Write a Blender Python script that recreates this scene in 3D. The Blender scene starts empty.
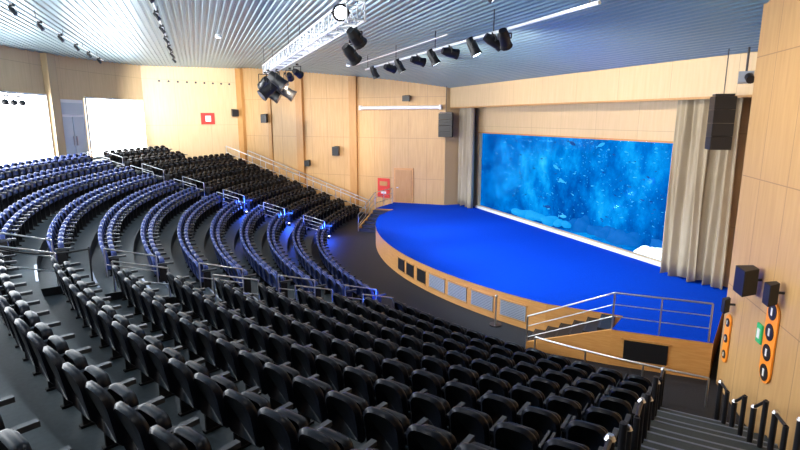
import bpy, math, random
from mathutils import Vector
random.seed(7)
D2R=math.pi/180
scene=bpy.context.scene
try: scene.view_settings.view_transform='Standard'
except Exception: pass

# ------------------------------------------------------------ frames
A=(4.97,32.67); W=(.3500,-.9367); N=(-.9367,-.3500)     # tank corner, along stage wall, towards audience
O=(16.3,28.3); AX=249.5
def S(s,t,z=0): return Vector((A[0]+W[0]*s+N[0]*t, A[1]+W[1]*s+N[1]*t, z))
def st(x,y):
    dx,dy=x-A[0],y-A[1]; return dx*W[0]+dy*W[1], dx*N[0]+dy*N[1]
def dirv(phi):
    a=(AX-phi)*D2R; return (math.sin(a),math.cos(a))
def Q(r,phi,z=0):
    d=dirv(phi); return Vector((O[0]+r*d[0],O[1]+r*d[1],z))
CP=[(-5,8.3),(1.2,8.3),(6,9.2),(12.4,10.05),(19,9.8),(24,9.55),(40,9.3)]
def ceil_t(t):
    for (a,za),(b,zb) in zip(CP,CP[1:]):
        if t<=b: return za+(zb-za)*(t-a)/(b-a)
    return CP[-1][1]
def ceil_xy(x,y): return ceil_t(st(x,y)[1])
R0=19.75; PT=1.1; RI=.35; NK=12
def zrow(r): return RI*max(0,min(NK,math.floor((r-R0)/PT+1e-6)))

# ------------------------------------------------------------ materials
def mat(name,col,rough=.6,metal=0,emis=None,es=0,spec=.5):
    m=bpy.data.materials.new(name); m.use_nodes=True
    b=m.node_tree.nodes['Principled BSDF']
    b.inputs['Base Color'].default_value=(*col,1); b.inputs['Roughness'].default_value=rough
    b.inputs['Metallic'].default_value=metal; b.inputs['Specular IOR Level'].default_value=spec
    if emis: b.inputs['Emission Color'].default_value=(*emis,1); b.inputs['Emission Strength'].default_value=es
    return m
def noisy(name,c1,c2,scale=8,rough=.7,stretch=(1,1,1),bump=0,spec=.5,detail=4):
    m=mat(name,c1,rough,spec=spec); nt=m.node_tree; n=nt.nodes; l=nt.links; b=n['Principled BSDF']
    tc=n.new('ShaderNodeTexCoord'); mp=n.new('ShaderNodeMapping'); mp.inputs['Scale'].default_value=stretch
    no=n.new('ShaderNodeTexNoise'); no.inputs['Scale'].default_value=scale; no.inputs['Detail'].default_value=detail
    r=n.new('ShaderNodeValToRGB'); r.color_ramp.elements[0].position=.3; r.color_ramp.elements[1].position=.7
    r.color_ramp.elements[0].color=(*c1,1); r.color_ramp.elements[1].color=(*c2,1)
    l.new(tc.outputs['Object'],mp.inputs[0]); l.new(mp.outputs[0],no.inputs[0]); l.new(no.outputs[0],r.inputs[0]); l.new(r.outputs[0],b.inputs['Base Color'])
    if bump:
        bp=n.new('ShaderNodeBump'); bp.inputs['Strength'].default_value=bump; bp.inputs['Distance'].default_value=.02
        l.new(no.outputs[0],bp.inputs['Height']); l.new(bp.outputs[0],b.inputs['Normal'])
    return m
def panel_wood(name,c1,c2,seam,pu=1.25,pv=2.6,rough=.45):
    m=mat(name,c1,rough); nt=m.node_tree; n=nt.nodes; l=nt.links; b=n['Principled BSDF']
    uv=n.new('ShaderNodeUVMap'); mp=n.new('ShaderNodeMapping'); mp.inputs['Scale'].default_value=(6,.5,1)
    no=n.new('ShaderNodeTexNoise'); no.inputs['Scale'].default_value=1.5; no.inputs['Detail'].default_value=6
    r=n.new('ShaderNodeValToRGB'); r.color_ramp.elements[0].position=.3; r.color_ramp.elements[1].position=.7
    r.color_ramp.elements[0].color=(*c1,1); r.color_ramp.elements[1].color=(*c2,1)
    l.new(uv.outputs[0],mp.inputs[0]); l.new(mp.outputs[0],no.inputs[0]); l.new(no.outputs[0],r.inputs[0])
    sp=n.new('ShaderNodeSeparateXYZ'); l.new(uv.outputs[0],sp.inputs[0])
    def line(o,p,w):
        a=n.new('ShaderNodeMath'); a.operation='DIVIDE'; a.inputs[1].default_value=p; l.new(o,a.inputs[0])
        f=n.new('ShaderNodeMath'); f.operation='FRACT'; l.new(a.outputs[0],f.inputs[0])
        c=n.new('ShaderNodeMath'); c.operation='LESS_THAN'; c.inputs[1].default_value=w/p; l.new(f.outputs[0],c.inputs[0]); return c.outputs[0]
    mx=n.new('ShaderNodeMath'); mx.operation='MAXIMUM'; l.new(line(sp.outputs[0],pu,.02),mx.inputs[0]); l.new(line(sp.outputs[1],pv,.02),mx.inputs[1])
    mi=n.new('ShaderNodeMix'); mi.data_type='RGBA'; l.new(mx.outputs[0],mi.inputs[0]); l.new(r.outputs[0],mi.inputs[6]); mi.inputs[7].default_value=(*seam,1)
    l.new(mi.outputs[2],b.inputs['Base Color']); return m
M={}
M['wood']=panel_wood('wall_wood',(.48,.28,.11),(.56,.34,.145),(.30,.17,.07))
M['woodlite']=panel_wood('pale_wood',(.56,.40,.22),(.62,.45,.26),(.42,.30,.17),pu=2.4,pv=3)
M['wooddk']=noisy('pilaster_wood',(.42,.20,.055),(.48,.25,.08),3,.45,(6,6,.5))
M['stagewood']=noisy('stage_fascia_wood',(.52,.24,.065),(.60,.31,.10),3,.4,(1,1,8))
M['stageblue']=noisy('blue_stage_carpet',(.0,.034,.40),(.0,.047,.50),30,.9,bump=.1,spec=.05)
M['floor']=noisy('dark_floor_carpet',(.010,.011,.015),(.018,.019,.025),20,.7,spec=.3)
M['tier']=noisy('tier_carpet',(.028,.042,.052),(.040,.056,.068),18,.6,spec=.35)
M['riser']=mat('tier_riser',(.012,.016,.022),.7)
M['nosing']=mat('step_nosing',(.22,.27,.38),.35,.7)
M['ceil']=mat('corrugated_metal',(.19,.31,.39),.33,.5)
M['navy']=noisy('blue_seat_fabric_lit',(.015,.034,.16),(.022,.045,.20),25,.5)  # window light on the left seats painted in as brighter blue
M['black']=noisy('black_seat_fabric_dim',(.003,.004,.008),(.005,.007,.013),25,.38,spec=.22)  # darker copy of the seat colour, dim light of the near block painted in
M['brown']=noisy('charcoal_seat_fabric',(.010,.006,.006),(.015,.010,.010),25,.5,spec=.25)
M['arm']=mat('armrest_plastic',(.025,.03,.04),.45)
M['leg']=mat('seat_metal',(.006,.006,.008),.5,.0,spec=.3)
M['steel']=mat('brushed_steel',(.6,.6,.62),.3,1)
M['dksteel']=mat('dark_steel',(.05,.05,.06),.35,.8)
M['alu']=mat('truss_aluminium',(.92,.94,.96),.35,.2)
M['blk']=mat('black_plastic',(.006,.006,.008),.45)
M['grey']=mat('vent_grey',(.30,.34,.42),.5)
M['white']=mat('white_paint',(.8,.8,.8),.5)
M['curtain']=noisy('beige_curtain',(.36,.30,.205),(.43,.365,.26),3,.9,(1,1,.3))
M['orange']=mat('orange_sign',(.95,.30,.02),.5)
M['red']=mat('red_sign',(.60,.03,.02),.5)
M['green']=mat('green_sign',(.02,.35,.12),.5,emis=(.02,.6,.15),es=.15)
M['day']=mat('daylight_glazing',(.9,.95,1),.3,emis=(.93,.97,1),es=20)
M['lens']=mat('lamp_lens',(.9,.9,1),.2,emis=(.8,.9,1),es=6)
M['lensoff']=mat('lamp_lens_unlit',(.12,.14,.2),.1)
M['doorgrey']=mat('door_grey',(.5,.56,.6),.5)

def water():
    m=bpy.data.materials.new('aquarium_water'); m.use_nodes=True; nt=m.node_tree; n=nt.nodes; l=nt.links; n.clear()
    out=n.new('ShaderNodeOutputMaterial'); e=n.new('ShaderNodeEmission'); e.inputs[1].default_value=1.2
    g=n.new('ShaderNodeNewGeometry'); no=n.new('ShaderNodeTexNoise'); no.inputs['Scale'].default_value=.40; no.inputs['Detail'].default_value=10; no.inputs['Roughness'].default_value=.66
    mp=n.new('ShaderNodeMapping'); mp.inputs['Scale'].default_value=(1,1,.8)
    l.new(g.outputs['Position'],mp.inputs[0]); l.new(mp.outputs[0],no.inputs[0])
    sz=n.new('ShaderNodeSeparateXYZ'); l.new(g.outputs['Position'],sz.inputs[0])
    mr=n.new('ShaderNodeMapRange'); mr.inputs[1].default_value=1; mr.inputs[2].default_value=5.6; mr.inputs[3].default_value=-.02; mr.inputs[4].default_value=.09; l.new(sz.outputs[2],mr.inputs[0])  # tank light painted in: emission colour brightens towards the surface
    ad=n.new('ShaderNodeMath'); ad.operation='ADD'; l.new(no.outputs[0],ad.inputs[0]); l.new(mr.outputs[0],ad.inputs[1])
    r=n.new('ShaderNodeValToRGB'); cr=r.color_ramp
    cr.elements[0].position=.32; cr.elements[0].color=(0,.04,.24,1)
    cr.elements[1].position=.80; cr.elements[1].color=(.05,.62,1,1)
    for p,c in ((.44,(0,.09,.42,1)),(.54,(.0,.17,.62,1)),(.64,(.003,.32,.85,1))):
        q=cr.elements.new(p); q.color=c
    l.new(ad.outputs[0],r.inputs[0])
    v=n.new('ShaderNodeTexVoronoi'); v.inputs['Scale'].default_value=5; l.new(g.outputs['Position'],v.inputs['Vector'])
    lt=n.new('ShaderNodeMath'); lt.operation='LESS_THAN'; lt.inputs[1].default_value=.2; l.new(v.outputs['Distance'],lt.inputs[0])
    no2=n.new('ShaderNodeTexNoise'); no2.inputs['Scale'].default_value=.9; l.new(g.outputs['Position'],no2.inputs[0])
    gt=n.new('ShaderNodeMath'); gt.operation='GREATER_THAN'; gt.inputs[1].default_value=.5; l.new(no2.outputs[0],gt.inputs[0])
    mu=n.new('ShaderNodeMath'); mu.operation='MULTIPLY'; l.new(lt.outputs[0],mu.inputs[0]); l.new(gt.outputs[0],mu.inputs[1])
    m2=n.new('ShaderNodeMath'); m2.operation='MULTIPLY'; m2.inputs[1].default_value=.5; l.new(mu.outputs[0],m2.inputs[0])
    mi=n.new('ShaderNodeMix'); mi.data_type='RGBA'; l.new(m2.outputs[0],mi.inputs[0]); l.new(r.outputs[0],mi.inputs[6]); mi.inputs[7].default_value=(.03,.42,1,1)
    l.new(mi.outputs[2],e.inputs[0]); l.new(e.outputs[0],out.inputs[0]); return m
M['water']=water()
M['fish']=mat('silver_fish',(.02,.08,.15),.7,emis=(.03,.50,1),es=.9,spec=.1)  # both fish colours carry the tank light as painted-in emission
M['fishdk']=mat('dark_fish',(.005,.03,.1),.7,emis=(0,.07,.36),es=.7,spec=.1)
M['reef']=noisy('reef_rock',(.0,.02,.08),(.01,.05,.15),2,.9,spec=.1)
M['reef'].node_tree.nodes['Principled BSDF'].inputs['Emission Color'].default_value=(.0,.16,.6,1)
M['reef'].node_tree.nodes['Principled BSDF'].inputs['Emission Strength'].default_value=.8  # rock glow: blue tank light put in as emission
M['reef_glow']=mat('reef_sand_painted_glow',(.01,.08,.15),.9,emis=(.005,.36,.9),es=.9,spec=.1)  # brighter reef copy, its lit patch painted in as emission
M['sand']=mat('white_sand_painted_glow',(.8,.9,1),.8,emis=(.75,.95,1),es=1.2)  # brightly lit sand, the light painted in as emission
gm=bpy.data.materials.new('tank_acrylic'); gm.use_nodes=True; nt=gm.node_tree; nt.nodes.clear()
o_=nt.nodes.new('ShaderNodeOutputMaterial'); mx_=nt.nodes.new('ShaderNodeMixShader'); tr_=nt.nodes.new('ShaderNodeBsdfTransparent'); gl_=nt.nodes.new('ShaderNodeBsdfGlossy')
gl_.inputs['Roughness'].default_value=.05; mx_.inputs[0].default_value=.006; nt.links.new(tr_.outputs[0],mx_.inputs[1]); nt.links.new(gl_.outputs[0],mx_.inputs[2]); nt.links.new(mx_.outputs[0],o_.inputs[0])
M['glass']=gm

# ------------------------------------------------------------ mesh builder
class MB:
    def __init__(s): s.v=[]; s.f=[]; s.m=[]; s.mats=[]; s.sm=[]
    def mi(s,m):
        if m not in s.mats: s.mats.append(m)
        return s.mats.index(m)
    def add(s,vs,fs,m,smooth=False):
        o=len(s.v); s.v+= [tuple(v) for v in vs]; i=s.mi(m)
        for f in fs: s.f.append(tuple(o+a for a in f)); s.m.append(i); s.sm.append(smooth)
    def obox(s,c,ux,size,m):
        l=math.hypot(*ux[:2]); ux=(ux[0]/l,ux[1]/l); uy=(-ux[1],ux[0]); hx,hy,hz=[a/2 for a in size]
        vs=[(c[0]+ux[0]*a*hx+uy[0]*b*hy, c[1]+ux[1]*a*hx+uy[1]*b*hy, c[2]+d*hz) for d in(-1,1) for a,b in((-1,-1),(1,-1),(1,1),(-1,1))]
        s.add(vs,[(3,2,1,0),(4,5,6,7),(0,1,5,4),(1,2,6,5),(2,3,7,6),(3,0,4,7)],m)
    def tube(s,p0,p1,r,m,seg=8,r1=None):
        p0=Vector(p0);p1=Vector(p1);d=(p1-p0)
        if d.length<1e-6: return
        d.normalize(); a=d.orthogonal().normalized(); b=d.cross(a); r1=r if r1 is None else r1
        vs=[p0+(a*math.cos(2*math.pi*i/seg)+b*math.sin(2*math.pi*i/seg))*r for i in range(seg)]+[p1+(a*math.cos(2*math.pi*i/seg)+b*math.sin(2*math.pi*i/seg))*r1 for i in range(seg)]
        fs=[(i,(i+1)%seg,seg+(i+1)%seg,seg+i) for i in range(seg)]
        s.add(vs,fs,m,True); s.add(vs[:seg],[tuple(reversed(range(seg)))],m); s.add(vs[seg:],[tuple(range(seg))],m)
    def path(s,pts,r,m,seg=8):
        for a,b in zip(pts,pts[1:]): s.tube(a,b,r,m,seg)
    def prism(s,poly,z0,z1,mt,ms,mb=None):
        n=len(poly); vs=[(p[0],p[1],z0) for p in poly]+[(p[0],p[1],z1) for p in poly]
        s.add(vs,[tuple(range(n,2*n))],mt); s.add(vs,[tuple(reversed(range(n)))],mb or ms)
        s.add(vs,[(i,(i+1)%n,n+(i+1)%n,n+i) for i in range(n)],ms)
    def sphere(s,c,rad,m,u=10,v=6):
        vs=[];fs=[]
        for j in range(v+1):
            th=math.pi*j/v
            for i in range(u):
                ph=2*math.pi*i/u; vs.append((c[0]+rad[0]*math.sin(th)*math.cos(ph),c[1]+rad[1]*math.sin(th)*math.sin(ph),c[2]+rad[2]*math.cos(th)))
        for j in range(v):
            for i in range(u): fs.append((j*u+i,(j+1)*u+i,(j+1)*u+(i+1)%u,j*u+(i+1)%u))
        s.add(vs,fs,m,True)
    def make(s,name,parent=None,bevel=0,recalc=False):
        c=[sum(x)/len(s.v) for x in zip(*s.v)]
        me=bpy.data.meshes.new(name); me.from_pydata([(v[0]-c[0],v[1]-c[1],v[2]-c[2]) for v in s.v],[],s.f)
        for m in s.mats: me.materials.append(M[m])
        me.polygons.foreach_set('material_index',s.m); me.polygons.foreach_set('use_smooth',s.sm); me.update()
        ob=bpy.data.objects.new(name,me); scene.collection.objects.link(ob); ob.location=c
        if bevel:
            b=ob.modifiers.new('bevel','BEVEL'); b.width=bevel; b.segments=2; b.limit_method='ANGLE'
        return ob

# ------------------------------------------------------------ walls
INT=Vector((5,18,0))
def wall(name,pts,z0,m='wood',ztop=None,th=.15):
    vs=[];fs=[];uvs=[];u=0;prev=None
    P=[]
    for a,b in zip(pts,pts[1:]):
        L=math.hypot(b[0]-a[0],b[1]-a[1]); n=max(1,int(L/1.0))
        for i in range(n): P.append((a[0]+(b[0]-a[0])*i/n,a[1]+(b[1]-a[1])*i/n))
    P.append(tuple(pts[-1][:2]))
    for p in P:
        if prev: u+=math.hypot(p[0]-prev[0],p[1]-prev[1])
        prev=p; zt=ceil_xy(*p)+.05 if ztop is None else ztop
        vs+=[(p[0],p[1],z0),(p[0],p[1],zt)]; uvs+=[(u,z0),(u,zt)]
    for i in range(len(P)-1): fs.append((2*i,2*i+2,2*i+3,2*i+1))
    a,b=P[0],P[1]; nrm=(b[1]-a[1],-(b[0]-a[0])); 
    if nrm[0]*(INT[0]-a[0])+nrm[1]*(INT[1]-a[1])<0: fs=[tuple(reversed(f)) for f in fs]
    me=bpy.data.meshes.new(name); me.from_pydata(vs,[],fs); me.materials.append(M[m])
    ul=me.uv_layers.new(name='UVMap')
    for lp in me.loops: ul.data[lp.index].uv=uvs[lp.vertex_index]
    ob=bpy.data.objects.new(name,me); scene.collection.objects.link(ob)
    so=ob.modifiers.new('solid','SOLIDIFY'); so.thickness=th; so.offset=-1
    return ob
E=(7.9,12.3); W1=(7.0,8.5); W2=(5.45,0); 
K=S(17.2,0); K2=S(-1.97,1.47); K20=S(-1.97,-.1)
RB=33.8
TS0,TS1=-.3,14.95      # tank opening along the stage wall
bw=[Q(RB,p) for p in [x*1.5-33 for x in range(0,56)]]    # -33 .. 49.5
corner=Q(RB,-33); sideEnd=(-11.8,40.5)
L1=(-.5,35.2); L2=(-3.1,36.8); L3=(-7.0,38.4); 
wall('wall_right',[tuple(K[:2]),E,W1,W2,tuple(Q(RB+.3,49)[:2])],-.1)
wall('wall_left',[tuple(K2[:2]),L1,L2,L3,sideEnd],-.1)
mb=MB(); mb.obox(tuple(S(-2.05,.68,4.2)),N,(1.7,.15,8.4),'woodlite'); mb.make('wall_proscenium_return')
wall('wall_left_rear',[sideEnd,tuple(corner[:2])],-.1,'woodlite')
wall('wall_back',[tuple(p[:2]) for p in bw],-.1,'woodlite')
def stbox(mb,s0,s1,t0,t1,z0,z1,m):
    c=S((s0+s1)/2,(t0+t1)/2,(z0+z1)/2); mb.obox(c,W,(s1-s0,t1-t0,z1-z0),m)
def flatwall(name,s0,s1,t,z0,z1,m='woodlite'):
    a=S(s0,t);b=S(s1,t); return wall(name,[tuple(a[:2]),tuple(b[:2])],z0,m,ztop=z1,th=.18)
flatwall('wall_front_above_tank',-2.1,18.3,0,5.6,8.4)
flatwall('wall_front_tank_left',-2.1,TS0,0,0,5.6)
flatwall('wall_front_tank_right',TS1,18.3,0,0,5.6)
flatwall('wall_front_below_tank',TS0,TS1,0,0,1.15)
flatwall('wall_proscenium_lintel',-1.95,17.95,1.25,7.15,8.4,'woodlite')
mb=MB(); stbox(mb,-1.9,17.9,1.07,1.25,7.08,7.15,'wooddk'); mb.make('trim_1')
mb=MB(); stbox(mb,TS0-.1,TS1+.1,0.0,.12,1.0,1.13,'white'); stbox(mb,TS0-.1,TS1+.1,0,.06,5.6,5.67,'wooddk'); mb.make('trim_2')
mb=MB()
def pil(mb,p,d,w=.55,dp=.45,z0=0,m='wooddk'):
    zt=ceil_xy(p[0],p[1]); mb.obox((p[0],p[1],(z0+zt)/2),d,(w,dp,zt-z0),m)
pil(mb,L2,(1,-.45)); pil(mb,L3,(1,-.45)); pil(mb,sideEnd,(1,-.45),.7,.6)
pil(mb,((L3[0]+sideEnd[0])/2,(L3[1]+sideEnd[1])/2),(1,-.45),.25,.2)
mb.make('trim_3')
mb=MB()
for ph in (-18.9,-7.2,4.8,16.8,28.8):
    p=Q(RB-.1,ph); d=dirv(ph); mb.obox((p[0],p[1],6.9),(d[1],-d[0]),(.7,.4,5.4),'woodlite')
mb.make('trim_4')
wi=1
WZ0,WZ1=4.3,7.6
for a0,a1 in ((-32.6,-23.8),(-18.1,-7.8),(-6.5,4.1),(5.5,16.1),(17.5,28)):  # later bays are out of view, added to light ceiling and left wall
    mb=MB(); n=max(2,round((a1-a0)*RB*D2R/3.0)); 
    for i in range(n):
        p0=a0+(a1-a0)*i/n; p1=a0+(a1-a0)*(i+1)/n; pc=(p0+p1)/2; d=dirv(pc); wd=(p1-p0)*D2R*RB
        c=Q(RB-.06,pc); mb.obox((c[0],c[1],(WZ0+WZ1)/2),(d[1],-d[0]),(wd-.05,.04,WZ1-WZ0),'day')
        for q in(p0,p1):
            c=Q(RB-.08,q); mb.obox((c[0],c[1],(WZ0+WZ1)/2),(d[1],-d[0]),(.06,.1,WZ1-WZ0+.1),'white')
        c=Q(RB-.08,pc)
        for z in(WZ0,WZ1): mb.obox((c[0],c[1],z),(d[1],-d[0]),(wd,.12,.08),'white')
    mb.make('window_%d'%wi); wi+=1
d=dirv(-21.4); tx=(d[1],-d[0]); c=Q(RB-.06,-21.4); mb=MB()
mb.obox((c[0],c[1],5.8),tx,(2.3,.06,3.3),'white')
for sgn in(-1,1):
    mb.obox((c[0]+tx[0]*.52*sgn-d[0]*.05,c[1]+tx[1]*.52*sgn-d[1]*.05,5.4),tx,(.98,.05,2.3),'doorgrey')
    mb.obox((c[0]+tx[0]*.12*sgn-d[0]*.12,c[1]+tx[1]*.12*sgn-d[1]*.12,5.3),tx,(.04,.08,.5),'steel')
mb.obox((c[0]-d[0]*.05,c[1]-d[1]*.05,6.98),tx,(2.05,.05,.6),'doorgrey')
mb.make('door_1')
def onwall(a,b,f,off=0):
    x=a[0]+(b[0]-a[0])*f; y=a[1]+(b[1]-a[1])*f; L=math.hypot(b[0]-a[0],b[1]-a[1]); nx,ny=(b[1]-a[1])/L,-(b[0]-a[0])/L
    if nx*(INT[0]-x)+ny*(INT[1]-y)<0: nx,ny=-nx,-ny
    return (x+nx*off,y+ny*off),((b[0]-a[0])/L,(b[1]-a[1])/L),(nx,ny)
p,dd,nn=onwall(K2,L1,.78,.04); mb=MB()
mb.obox((p[0],p[1],2.15),dd,(1.35,.06,2.3),'stagewood')
mb.obox((p[0]+nn[0]*.04,p[1]+nn[1]*.04,2.1),dd,(1.1,.05,2.1),'wooddk')
mb.obox((p[0]+nn[0]*.09+dd[0]*.4,p[1]+nn[1]*.09+dd[1]*.4,2.0),dd,(.12,.05,.06),'steel'); mb.make('door_2')
p,dd,nn=onwall(L1,L2,.22,.03); mb=MB(); mb.obox((p[0],p[1],1.9),dd,(.95,.04,1.3),'red')
mb.obox((p[0]+nn[0]*.03,p[1]+nn[1]*.03,2.2),dd,(.6,.02,.3),'wooddk'); mb.obox((p[0]+nn[0]*.03,p[1]+nn[1]*.03,1.6),dd,(.4,.02,.15),'white'); mb.make('emergency_poster')  # red emergency poster built as a flat panel
p,dd,nn=onwall(sideEnd,corner,.38,.03); mb=MB(); mb.obox((p[0],p[1],6.45),dd,(1.0,.06,.8),'red'); mb.obox((p[0]+nn[0]*.04,p[1]+nn[1]*.04,6.45),dd,(.4,.03,.4),'white'); mb.make('fire_safety_sign')
mb=MB()
for i in range(9):
    p,dd,nn=onwall(sideEnd,corner,.12+.09*i,.0); nv=Vector((nn[0],nn[1],0)); q=Vector((p[0],p[1],8.9)); mb.tube(q,q+nv*.03,.07,'dksteel',12)
mb.make('round_wall_vents')

# ------------------------------------------------------------ ceiling (real corrugation)
vs=[];fs=[];t=-1.0;pr=[]
while t<27:
    for dt,dz in ((0,0),(.08,0),(.105,.045),(.185,.045)): pr.append((t+dt,ceil_t(t+dt)+dz))
    t+=.21
for t,z in pr:
    for s in(-17,38): vs.append(S(s,t,z))
fs=[(2*i,2*i+1,2*i+3,2*i+2) for i in range(len(pr)-1)]
mb=MB(); mb.add(vs,fs,'ceil'); ce=mb.make('ceiling'); so=ce.modifiers.new('s','SOLIDIFY'); so.thickness=.03

# ------------------------------------------------------------ floor and tiers
mb=MB(); mb.add([(-25,-12,0),(25,-12,0),(25,50,0),(-25,50,0)],[(0,1,2,3)],'floor'); mb.make('floor')
def rlim(r):
    pts=[(17,41),(18,41.8),(21.9,44.5),(30.3,48.8),(36,50.5)]
    for (a,x),(b,y) in zip(pts,pts[1:]):
        if r<=b: return x+(y-x)*(r-a)/(b-a)
    return 50
mb=MB()
def sector(mb,r0,r1,p0,p1,z0,z1,mt,mr,step=1.5):
    n=max(1,int((p1-p0)/step)); vs=[]
    for i in range(n+1):
        p=p0+(p1-p0)*i/n; vs+=[Q(r0,p,z0),Q(r0,p,z1),Q(r1,p,z1),Q(r1,p,z0)]
    top=[(4*i+1,4*i+2,4*i+6,4*i+5) for i in range(n)]; ris=[(4*i,4*i+1,4*i+5,4*i+4) for i in range(n)]
    back=[(4*i+3,4*i+7,4*i+6,4*i+2) for i in range(n)]
    mb.add(vs,top,mt); mb.add(vs,ris+back+[(0,3,2,1),(4*n,4*n+1,4*n+2,4*n+3)],mr)
for k in range(1,NK+1):
    r0=R0+PT*k; r1=r0+PT if k<NK else RB
    lp=-43.4 if r1<31.2 else (-40 if r1<32.6 else -35)
    sector(mb,r0,r1+.001,lp,rlim(r0),0,RI*k,'tier','riser')
mb.make('floor_tiers')
mb=MB()
AIS=[(-43.0,-40.9),(-22.3,-20.1),(12.9,15.9),(38.4,None)]
for k in range(1,NK+1):
    r0=R0+PT*k
    for a,b in AIS:
        bb=b if b else rlim(r0)-.6
        if a<-40 and k>9: continue
        sector(mb,r0-.5,r0,a,bb,RI*(k-1),RI*(k-.5),'tier','riser',.8)
        for rr,zz in((r0-.5,RI*(k-.5)),(r0,RI*k)):
            sector(mb,rr-.01,rr+.04,a,bb,zz-.03,zz+.006,'nosing','nosing',.8)
mb.make('aisle_steps')

# ------------------------------------------------------------ seats
def seat_template():
    t=MB()
    def pad(w,z0,z1,y0,y1,tilt,rc,m,nc=4,bulge=.02):
        h=z1-z0; out=[]
        for cx,cz,a0 in ((w/2-rc,h-rc,0),(-w/2+rc,h-rc,90),(-w/2+.04,.04,180),(w/2-.04,.04,270)):
            rr=rc if cz>.1 else .04
            for i in range(nc+1):
                a=(a0+90*i/nc)*D2R; out.append((cx+rr*math.cos(a),cz+rr*math.sin(a)))
        n=len(out); cx0,cz0=0,h/2; rings=[(y0,.86),(y0+(y1-y0)*.25,1),(y0+(y1-y0)*.7,1),(y1,.84)]
        vs=[]
        for y,sc in rings:
            for x,z in out:
                X=cx0+(x-cx0)*sc; Z=cz0+(z-cz0)*sc
                yy=y-bulge*(1-(2*X/w)**2)-tilt*Z*1.0
                vs.append((X,yy,z0+Z))
        fs=[]
        for r in range(3):
            for i in range(n): fs.append((r*n+i,r*n+(i+1)%n,(r+1)*n+(i+1)%n,(r+1)*n+i))
        fs.append(tuple(range(n))); fs.append(tuple(reversed(range(3*n,4*n))))
        t.add(vs,fs,m,True)
    pad(.54,.30,.89,-.13,-.03,.16,.19,'F')      # backrest shell
    pad(.46,.40,.76,.0,.12,.10,.10,'F',bulge=-.02)  # folded squab
    t.obox((0,-.02,.36),(1,0),(.48,.08,.07),'leg')
    return t
def arm_template():
    t=MB()
    t.obox((.285,.10,.63),(1,0),(.065,.40,.05),'arm')
    t.obox((.285,.04,.30),(1,0),(.035,.18,.58),'leg')
    t.obox((.285,.05,.02),(1,0),(.07,.26,.03),'leg')
    return t
ST=seat_template(); AT=arm_template()
def inst(mb,T,pos,phi,fab,mir=False):
    d=dirv(phi); f=(-d[0],-d[1]); rx=(f[1],-f[0]); o=len(mb.v); k=-1 if mir else 1
    for x,y,z in T.v:
        x*=k; mb.v.append((pos[0]+rx[0]*x+f[0]*y,pos[1]+rx[1]*x+f[1]*y,pos[2]+z))
    for fc,mi,sm in zip(T.f,T.m,T.sm):
        mb.f.append(tuple(o+a for a in (reversed(fc) if mir else fc))); nm=T.mats[mi]; mb.m.append(mb.mi(fab if nm=='F' else nm)); mb.sm.append(sm)
def block(a,b,ks,fab,name):
    mb=MB(); PW=.585
    for k in ks:
        r=R0+PT*k+.62; n=int((b-a)*D2R*r/PW); st_=(b-a)/n
        for i in range(n):
            ph=a+st_*(i+.5); p=Q(r,ph,RI*k); inst(mb,ST,p,ph,fab); inst(mb,AT,p,ph,fab)
            if i==n-1 or i==0: inst(mb,AT,p,ph,fab,True)
    mb.make(name)
block(-40.6,-22.6,range(0,10),'brown','auditorium_seat_rows')
block(-33.5,-22.6,range(10,12),'brown','auditorium_seat_rows')
block(-19.9,12.7,range(0,12),'navy','auditorium_seat_rows')
block(16.1,38.0,range(0,11),'black','auditorium_seat_rows')

# ------------------------------------------------------------ rails
def uloop(mb,r0,r1,ph,m='steel',rad=.02,h=.9,mid=True):
    a=Q(r0,ph,zrow(r0+.01)); b=Q(r1,ph,zrow(r1+.01)); at=a+Vector((0,0,h)); bt=b+Vector((0,0,h))
    mb.path([a,at,bt,b],rad,m)
    if mid: mb.tube(a+Vector((0,0,h*.55)),b+Vector((0,0,h*.55)),rad*.8,m)
for ph in(-22.35,-20.1,12.95,15.85):
    mb=MB()
    for i in range(6): r=R0+PT*(2*i)+.75; uloop(mb,r,r+1.15,ph)
    mb.make('aisle_handrail')
mb=MB(); top=[];md=[]
for i in range(11):
    r=R0+.1+PT*i; b=Q(r,-40.9,zrow(r)); mb.tube(b,b+Vector((0,0,1)),.025,'steel'); top.append(Q(r,-40.9,RI*i+1)); md.append(Q(r,-40.9,RI*i+.55))
mb.path(top,.03,'steel'); mb.path(md,.018,'steel'); mb.make('stair_railing')
mb=MB(); top=[]
for i in range(10):
    r=R0+.1+PT*i; b=Q(r,-42.8,zrow(r)); top.append(Q(r,-42.8,RI*i+1)); mb.tube(b,top[-1],.02,'steel')
mb.path(top,.028,'steel'); mb.make('stair_railing')
def balus(phf,n,r0,dr,sub):
    mb=MB()
    for i in range(n):
        r=r0+i*dr; p=Q(r,phf(r),zrow(r)); q=p+Vector((0,0,.9)); mb.tube(p,q,.05,'dksteel',10); mb.tube(q,q+Vector((0,0,.05)),.06,'steel',10,.035)
        r2=r+sub; p2=Q(r2,phf(r2),zrow(r2)); q2=p2+Vector((0,0,.9)); mb.tube(p2,q2,.045,'dksteel',10); mb.tube(q,q2,.03,'dksteel',8)
    mb.make('stair_balustrade')
balus(lambda r:rlim(r)-1.6,12,20.0,.8,.4)
balus(lambda r:38.35,6,19.95,1.5,.5)
mb=MB(); pts=[Q(19.5,p,.72) for p in range(29,42,2)]; mb.path(pts,.025,'steel')
for p in range(29,42,4): mb.tube(Q(19.5,p,0),Q(19.5,p,.72),.022,'steel')
mb.make('front_handrail')
mb=MB(); rz=zrow(30.95); a=Q(30.95,13.1,rz); b=Q(30.95,15.8,rz); rz2=zrow(28.65); c3=Q(28.65,15.4,rz2)
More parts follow.
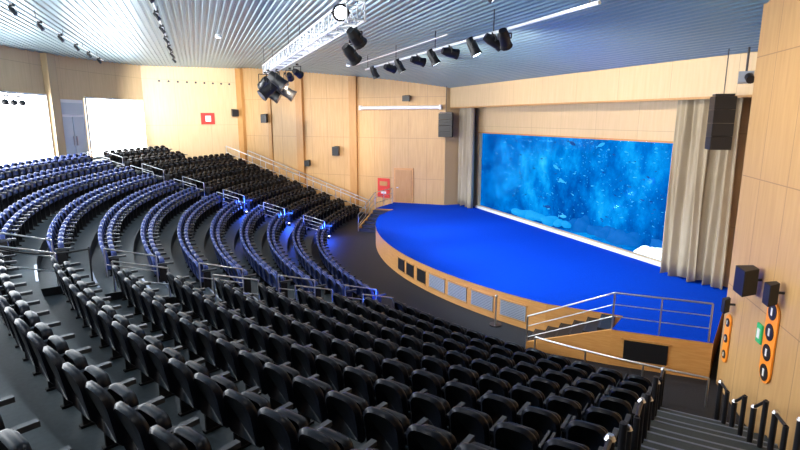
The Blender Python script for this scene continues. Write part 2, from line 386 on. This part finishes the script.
for q in(a,b,c3): mb.tube(q,q+Vector((0,0,.9)),.02,'blk'); mb.tube(q,q+Vector((0,0,.03)),.12,'blk',12)
for u,v_ in((a,b),(b,c3)):
    pts=[u.lerp(v_,i/10)+Vector((0,0,.85-.25*math.sin(math.pi*i/10))) for i in range(11)]; mb.path(pts,.022,'blk')
mb.make('rope_barrier')

# ------------------------------------------------------------ stage
def side_pts(sg):
    F0=Q(18.9,27.3*sg); Fm=Q(18.4,34*sg); En=Q(18.0,41.3*sg); return F0,Fm,En
poly=[Q(17.6,p) for p in [x*1.5-27 for x in range(0,37)]]
F0,Fm,En=side_pts(1); F0l,Fml,Enl=side_pts(-1)
poly+= [Q(17.18,34),Fm,En,S(17.1,.3),S(17.1,0.02),S(-1.9,0.02),S(-1.9,1.5),Vector((L1[0]+.1,L1[1]-.05,0)),Enl,Fml,Q(17.18,-34)]
mb=MB(); mb.prism(poly,0,.96,'stagewood','stagewood'); 
mb.prism(poly,.96,1.0,'stageblue','wooddk')
for ph,dk in ((2.2,1),(5.0,1),(8,1),(11.5,0),(15.3,0),(19.2,0),(23.3,0)):
    d=dirv(ph); c=Q(17.605,ph,.5); w=.62 if dk else .95
    mb.obox((c[0],c[1],.5),(d[1],-d[0]),(w,.05,.5),'blk' if dk else 'grey')
    if not dk:
        for j in range(9): mb.obox((c[0],c[1],.28+.055*j),(d[1],-d[0]),(w*.92,.075,.008),'dksteel')
    mb.obox((c[0],c[1],.22),(d[1],-d[0]),(w+.08,.08,.04),'wooddk'); mb.obox((c[0],c[1],.77),(d[1],-d[0]),(w+.08,.08,.04),'wooddk')
v=(En-Fm); c=Fm+v*.36; mb.obox((c[0],c[1],.5),v,(1.05,.06,.55),'blk')
for z in(.2,.8): mb.obox((c[0],c[1],z),v,(1.2,.09,.05),'wooddk')
mb.make('stage')
for sg in(1,-1):
    F0,Fm,En=side_pts(sg); u=(Fm-F0); L=u.length; u.normalize(); inw=Vector((O[0],O[1],0))-F0; inw-=u*inw.dot(u); inw.normalize()
    mb=MB(); n=6
    for i in range(n):
        c=F0+u*(L*(i+.5)/n)+inw*.66; h=.96*(i+1)/n
        mb.obox((c[0],c[1],h/2),u,(L/n,1.15,h),'blk'); e=F0+u*(L*i/n+.03)+inw*.66
        mb.obox((e[0],e[1],h+.003),u,(.05,1.15,.012),'dksteel')
    a=F0;b=Fm; vs=[]
    for off in(0,.07):
        q=inw*off; vs+=[a+q,b+q,b+q+Vector((0,0,1.0)),a+q+Vector((0,0,.22))]
    mb.add(vs,[(0,1,2,3),(7,6,5,4),(3,2,6,7),(0,3,7,4),(1,5,6,2)],'stagewood'); mb.make('stage_steps')
    mb=MB(); z=Vector((0,0,1)); A0=F0+inw*.04; B0=Fm+inw*.06; C0=En+(Fm-En).normalized()*.1+inw*.06
    mb.path([A0,A0+z*.98,B0+z*2.0,C0+z*2.0,C0+z],.025,'steel'); mb.tube(B0+z,B0+z*2,.025,'steel')
    for hz in(.35,.68): mb.tube(B0+z*(1+hz),C0+z*(1+hz),.015,'steel'); mb.tube(A0+z*hz,B0+z*(1+hz),.015,'steel')
    m_=(B0+C0)/2; mb.tube(m_+z,m_+z*2,.02,'steel'); mb.make('stage_handrail')
p=Vector((3.05,16.1,0)); mb=MB(); mb.tube(p,p+Vector((0,0,.04)),.2,'dksteel',16); mb.tube(p,p+Vector((0,0,.95)),.025,'steel'); mb.sphere(p+Vector((0,0,.97)),(.05,.05,.05),'steel'); mb.make('barrier_post')

# ------------------------------------------------------------ curtains: gathered cloth with irregular soft folds
def curtain(s0,s1,t,z0,z1,seed):
    rnd=random.Random(seed); n=int((s1-s0)/.025); vs=[]; rows=14
    ph=[rnd.uniform(0,6.28) for _ in range(6)]
    for j in range(rows+1):
        f=j/rows; z=z0+(z1-z0)*f
        for i in range(n+1):
            s=s0+(s1-s0)*i/n; k=s+.05*math.sin(2.2*f+ph[0])
            a=.10*math.sin(k*15+1.6*math.sin(k*2.1+ph[1]))*(1.1-.4*f)+.05*math.sin(k*31+ph[2]+2*math.sin(k*3+f))+.04*math.sin(k*4.7+ph[3]+f*.8)
            vs.append(S(s+.03*math.sin(f*5+k*6),t+a,z+(.04*math.sin(k*11) if j==0 else 0)))
    fs=[(j*(n+1)+i,j*(n+1)+i+1,(j+1)*(n+1)+i+1,(j+1)*(n+1)+i) for j in range(rows) for i in range(n)]
    mb=MB(); mb.add(vs,fs,'curtain',True); o=mb.make('stage_curtain'); so=o.modifiers.new('s','SOLIDIFY'); so.thickness=.01
curtain(-1.85,.05,.6,1.05,7.7,1); curtain(14.8,16.1,.7,1.05,7.7,2); curtain(16.0,16.95,.5,1.05,7.7,3)
mb=MB(); mb.tube(S(-1.9,.65,7.78),S(17.1,.65,7.78),.03,'dksteel'); mb.make('curtain_rail')

# ------------------------------------------------------------ aquarium
mb=MB(); v=[S(s,t,z) for s in(TS0-.6,TS1+.6) for t in(-3.2,-.2) for z in(.6,6.1)]
mb.add(v,[(0,4,5,1),(0,1,3,2),(4,6,7,5),(0,2,6,4),(1,5,7,3)],'water')
stbox(mb,TS0,TS1,-.16,-.1,1.15,5.6,'glass')
def rock(c,rx,rz,m):
    o=len(mb.v); mb.sphere(c,(rx,rx,rz),m,14,9)
    for i in range(o,len(mb.v)):
        x,y,z=mb.v[i]; k=1+.22*math.sin(x*5.1+c[0])*math.cos(y*4.3)+.15*math.sin(z*9+x*7)
        mb.v[i]=(c[0]+(x-c[0])*k,c[1]+(y-c[1])*k,c[2]+(z-c[2])*k)
for i in range(10):
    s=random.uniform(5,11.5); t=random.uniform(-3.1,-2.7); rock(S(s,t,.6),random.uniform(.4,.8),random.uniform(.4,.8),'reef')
for i in range(9): rock(S(1.6+i*.55,-1.6-.15*(i%3),.95),random.uniform(.25,.5),random.uniform(.16,.27),'reef_glow')
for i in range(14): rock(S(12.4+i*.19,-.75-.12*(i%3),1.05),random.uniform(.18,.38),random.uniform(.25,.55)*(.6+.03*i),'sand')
mb.make('aquarium_tank')
mb=MB()
for i in range(320):
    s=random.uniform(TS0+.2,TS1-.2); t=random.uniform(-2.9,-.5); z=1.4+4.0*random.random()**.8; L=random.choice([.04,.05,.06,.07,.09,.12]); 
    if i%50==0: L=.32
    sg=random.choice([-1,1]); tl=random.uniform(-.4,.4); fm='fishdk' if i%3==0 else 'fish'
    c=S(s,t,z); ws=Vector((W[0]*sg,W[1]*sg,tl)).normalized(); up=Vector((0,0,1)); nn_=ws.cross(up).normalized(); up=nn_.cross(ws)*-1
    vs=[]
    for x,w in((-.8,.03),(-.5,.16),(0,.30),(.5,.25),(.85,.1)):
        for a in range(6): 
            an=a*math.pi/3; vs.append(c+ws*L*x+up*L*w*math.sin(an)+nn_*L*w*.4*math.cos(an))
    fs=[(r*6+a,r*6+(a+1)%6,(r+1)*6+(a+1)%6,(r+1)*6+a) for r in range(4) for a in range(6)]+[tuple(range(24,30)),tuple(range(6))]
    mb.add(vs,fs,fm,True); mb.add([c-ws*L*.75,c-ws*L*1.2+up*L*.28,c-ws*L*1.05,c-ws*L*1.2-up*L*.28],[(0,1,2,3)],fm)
mb.make('fish_school')

# ------------------------------------------------------------ speakers etc.
def line_array(c,ux,n,w,h,name='line_array_speaker'):
    mb=MB()
    for i in range(n): 
        z=c[2]-i*h*1.0; mb.obox((c[0],c[1],z),ux,(w,.5,h*.98),'blk')
    mb.obox((c[0],c[1],c[2]+h*.6),ux,(w*.9,.3,.06),'dksteel')
    mb.tube((c[0],c[1],c[2]+h/2),(c[0],c[1],ceil_xy(c[0],c[1])),.015,'dksteel'); mb.make(name,bevel=.015)
line_array(S(17.35,1.85,6.92),(1,-.25),4,.56,.38)
line_array(S(-1.45,1.75,6.6),(1,-.25),4,.85,.36)
def wall_speaker(a,b,f,z,w,h,dp=.35):
    p,dd,nn=onwall(a,b,f,dp/2+.12); mb=MB(); hw=w/2; 
    vs=[]
    for q,sc in((-dp/2,.6),(dp/2,1)):
        for x,zz in((-hw,-h/2),(hw,-h/2),(hw,h/2),(-hw,h/2)): vs.append((p[0]+dd[0]*x*sc+nn[0]*q,p[1]+dd[1]*x*sc+nn[1]*q,z+zz+(-.05 if q>0 else 0)))
    mb.add(vs,[(0,1,2,3),(7,6,5,4),(0,4,5,1),(1,5,6,2),(2,6,7,3),(3,7,4,0)],'blk')
    w0,_,_=onwall(a,b,f,0); mb.tube((w0[0],w0[1],z),(p[0],p[1],z),.03,'dksteel'); mb.make('wall_speaker',bevel=.015)
wall_speaker(E,W1,.44,3.2,.52,.55,.3); wall_speaker(E,W1,.70,3.25,.28,.42,.18); wall_speaker(E,W1,.14,2.25,.2,.34,.13)
wall_speaker(L3,sideEnd,.55,6.5,.5,.6); wall_speaker(L2,L3,.3,4.3,.5,.6); wall_speaker(K2,L1,.7,7.75,.5,.35); wall_speaker(sideEnd,corner,.1,6.9,.5,.5); wall_speaker(L2,L3,.85,3.4,.4,.4)
def pict(f,z0,z1,w,n):
    p,dd,nn=onwall(E,W1,f,.03); mb=MB(); mb.obox((p[0],p[1],(z0+z1)/2),dd,(w,.03,z1-z0-w),'orange')
    nv=Vector((nn[0],nn[1],0))
    for z in(z0+w/2,z1-w/2): q=Vector((p[0],p[1],z)); mb.tube(q-nv*.015,q+nv*.015,w/2,'orange',20)
    for i in range(n):
        z=z0+(z1-z0)*(i+.5)/n; q=Vector((p[0],p[1],z)); mb.tube(q+nv*.014,q+nv*.03,w*.34,'blk',16); mb.obox(q+nv*.034,dd,(w*.12,.01,w*.3),'white')
    mb.make('pictogram_sign')
pict(.64,1.3,3.0,.5,4); pict(.10,.75,1.95,.3,3)
p,dd,nn=onwall(E,W1,.52,.03); mb=MB(); mb.obox((p[0],p[1],2.15),dd,(.24,.03,.4),'green'); mb.obox((p[0]+nn[0]*.02,p[1]+nn[1]*.02,2.15),dd,(.11,.02,.2),'white'); mb.make('exit_sign')
a=Vector((K2[0]-.4,K2[1]-.35,7.15)); b=Vector((L2[0]+.5,L2[1]-.75,7.15)); mb=MB(); mb.tube(a,b,.11,'white',12)
for q in(a,b): mb.obox(q,(1,-.4),(.12,.3,.3),'white')
mb.make('projection_screen_roller')
p,dd,nn=onwall(K,E,.35,.4); mb=MB(); mb.obox((p[0],p[1],7.6),(1,-.6),(.35,.6,.3),'grey'); mb.tube((p[0],p[1],7.75),(p[0],p[1],8.45),.03,'dksteel'); mb.tube((p[0]-.1,p[1]-.3,7.6),(p[0]-.2,p[1]-.55,7.5),.11,'blk',12); mb.make('projector')

# ------------------------------------------------------------ truss + lights
def truss(s0,s1,t,z,w=.5):
    mb=MB(); h=w/2; cs=[(a,b) for a in(-h,h) for b in(-h,h)]
    for a,b in cs: mb.tube(S(s0,t+a,z+b),S(s1,t+a,z+b),.036,'alu')
    n=int((s1-s0)/.6)
    for i in range(n+1):
        sa=s0+(s1-s0)*i/n; 
        mb.path([S(sa,t-h,z-h),S(sa,t+h,z-h),S(sa,t+h,z+h),S(sa,t-h,z+h),S(sa,t-h,z-h)],.02,'alu',6)
        if i==n: break
        sb=s0+(s1-s0)*(i+1)/n; e=1 if i%2 else -1
        for a in(-h,h): mb.tube(S(sa,t+a,z-e*h),S(sb,t+a,z+e*h),.02,'alu',6)
        mb.tube(S(sa,t-e*h,z-h),S(sb,t+e*h,z-h),.02,'alu',6)
    for s in(s0+.6,(s0+s1)/2,s1-.6):
        for a in(-h,h): mb.tube(S(s,t+a,z+h),S(s,t+a,ceil_t(t)),.012,'dksteel',6)
    mb.make('lighting_truss')
truss(-1.2,16.0,12.4,9.0,.44)
def spot_fixture(p,aim,L=.5,r=.16,name='stage_or_fill_spotlight',light=None,drop=.35,lens='lensoff'):
    p=Vector(p); body=p-Vector((0,0,drop)); d=(Vector(aim)-body).normalized(); side=d.cross(Vector((0,0,1))).normalized()
    mb=MB(); mb.obox(p,(1,0),(.1,.1,.08),'blk')
    mb.tube(body-d*L*.55,body-d*L*.2,r*.7,'blk',12,r*.95); mb.tube(body-d*L*.2,body+d*L*.35,r*.95,'blk',12); mb.tube(body+d*L*.35,body+d*L*.55,r,'blk',12,r*1.15)
    mb.tube(body+d*L*.552,body+d*L*.556,r*.85,'lens' if light else lens,12)
    for sg in(-1,1):
        q=body+side*sg*(r*1.2); mb.tube(q,Vector((q.x,q.y,p.z-.08)),.02,'blk',6); mb.tube(body+side*sg*r*.9,q,.02,'blk',6)
    mb.tube(body+side*r*1.2+Vector((0,0,drop-.08)),body-side*r*1.2+Vector((0,0,drop-.08)),.02,'blk',6)
    ob=mb.make(name)
    if light:
        W_,col,ang=light; ld=bpy.data.lights.new('lamp','SPOT'); ld.energy=W_; ld.color=col; ld.spot_size=ang*D2R; ld.spot_blend=.8; ld.shadow_soft_size=.12
        lo=bpy.data.objects.new('lamp',ld); scene.collection.objects.link(lo); lo.rotation_euler=d.to_track_quat('-Z','Y').to_euler(); lo.parent=ob; lo.location=(body+d*(L*.56+.06))-ob.location
    return ob
mb=MB(); mb.tube(S(2.6,8.1,8.85),S(19.3,8.1,8.85),.045,'alu'); mb.tube(S(2.6,8.6,9.05),S(13,8.6,9.05),.022,'alu')
for s in(3,7,11,15,19): mb.tube(S(s,8.1,8.85),S(s,8.1,9.48),.015,'dksteel',6)
mb.make('lighting_bar')
blu=(.75,.9,1); wrm=(1,.86,.66)
for s,aim,en,col,ang in ((4.0,S(3,4,1),2700,blu,75),(6.2,S(3,0,7),850,wrm,100),(7.4,S(8,4,1),2700,blu,75),(9.4,S(9,0,7),850,wrm,100),(10.8,S(12,4,1),2700,blu,75),(12.2,S(13,0,7),850,wrm,100),(13.8,S(16,5,1),2200,blu,75),(15.0,S(16,1,5),700,wrm,90),(15.6,S(10,2,1),0,0,0)):
    spot_fixture(S(s,8.1,8.82),aim,.5,.155,light=(en,col,ang) if en else None,drop=.2)
for s,t,aim,L,dr in ((-.9,12.2,S(-8,9,5),.9,.5),(0.2,12.7,S(-8,14,5),.8,.5),(1.2,12.2,S(0,2,2),.8,.6),(2.4,12.4,S(5,4,1),.8,.5),(.2,11.7,S(3,3,2),.9,.9),(1.6,12.7,S(3,20,2),.9,.9),(-.2,12.4,S(3,3,2),.9,1.0),(15.75,12.7,(0,0,7.5),.3,.1),(14.9,12.1,S(10,4,1),.45,.2),(12.6,11.6,S(10,6,3),.55,.35)):
    spot_fixture(S(s,t,8.75 if s<15.5 else 9.05),aim,L,.27 if s<12 else .18,'moving_head_light',drop=dr,lens='lens' if s>15.5 else 'lensoff')
for s,aim,en,ang in ((3.0,(-5.5,37.6,4.5),4800,55),(5.0,(0,34.5,5),2600,45),(-1.0,(-14,37.5,7),19000,60)):  # last entry is an added wash that whitens the rear-left wall
    spot_fixture(S(s,11.9,8.75),aim,.45,.15,light=(en,wrm if s>0 else (1,.98,.94),ang))
spot_fixture(S(19,10.6,9.3),(7.6,10.8,4.5),.4,.13,light=(650,wrm,100))  # added fill spots, here and next, brighten the right wall
spot_fixture(S(24,11.5,9.4),(7.2,9.0,4.5),.4,.13,light=(420,wrm,110))
for t,s0,s1,n in ((17.0,-4,20,9),(20.5,-4,18,8)):
    z=ceil_t(t)-.25; mb=MB(); mb.tube(S(s0,t,z),S(s1,t,z),.025,'alu',6)
    for i in range(6): q=S(s0+(s1-s0)*(i+.5)/6,t,z); mb.tube(q,q+Vector((0,0,.24)),.012,'dksteel',6)
    mb.make('lighting_track')
    for i in range(n):
        s=s0+(s1-s0)*(i+.5)/n; spot_fixture(S(s,t,z-.03),S(s+2,t-6,2),.22,.055,'track_spotlight',drop=.14)
mb=MB(); q0=Q(32.4,-11,7.35); q1=Q(32.4,-6,7.35); mb.tube(q0,q1,.03,'blk'); 
for f in(.15,.4,.65,.9):
    q=q0.lerp(q1,f); mb.tube(q,q-Vector((0,0,.2)),.02,'blk'); mb.sphere(q-Vector((0,0,.25)),(.14,.14,.12),'blk')
for ph in(-10.5,-6.5): mb.tube(Q(32.4,ph,7.35),Q(33.75,ph,7.75),.02,'blk')
mb.make('flood_light_bar')
for s,t,en in ((-1,8,450),(4,15,600),(11,11.5,450),(12,18,500),(19,9,350),(21,14,250),(27,17,220)):  # added fill lamps in downlight housings, lifting the general room light
    z=ceil_t(t)-.12; p=S(s,t,z); mb=MB(); mb.tube(p+Vector((0,0,.12)),p,.12,'white',16,.15); mb.tube(p-Vector((0,0,.002)),p-Vector((0,0,.008)),.1,'lens',16); o=mb.make('added_fill_downlight')
    ld=bpy.data.lights.new('lamp','SPOT'); ld.energy=en; ld.color=(1,.96,.92); ld.spot_size=160*D2R; ld.spot_blend=.5; ld.shadow_soft_size=.2
    lo=bpy.data.objects.new('lamp',ld); scene.collection.objects.link(lo); lo.parent=o; lo.location=Vector((0,0,-.12))
for r,ph in((20.2,-21.3),(22.4,-21.6),(24.6,-20.8),(20.2,14.2)):
    p=Q(r,ph,zrow(r)+.06); mb=MB(); mb.obox(p,(1,0),(.12,.12,.12),'blk'); mb.tube(p+Vector((0,0,.06)),p+Vector((0,0,.09)),.05,'lens',10); o=mb.make('blue_aisle_light')
    ld=bpy.data.lights.new('lamp','POINT'); ld.energy=240 if ph<0 else 60; ld.color=(.02,.10,1); ld.shadow_soft_size=.1; lo=bpy.data.objects.new('lamp',ld); scene.collection.objects.link(lo); lo.parent=o; lo.location=(0,0,.5)

# ------------------------------------------------------------ world + camera
w=bpy.data.worlds.new('World'); scene.world=w; w.use_nodes=True; w.node_tree.nodes['Background'].inputs[0].default_value=(.6,.75,1,1); w.node_tree.nodes['Background'].inputs[1].default_value=.6
cd=bpy.data.cameras.new('camera'); cd.lens=24; cd.sensor_width=36; cam=bpy.data.objects.new('camera',cd); scene.collection.objects.link(cam)
cam.location=(0,0,6.5); cam.rotation_euler=((90-11.35)*D2R,0,0); scene.camera=cam
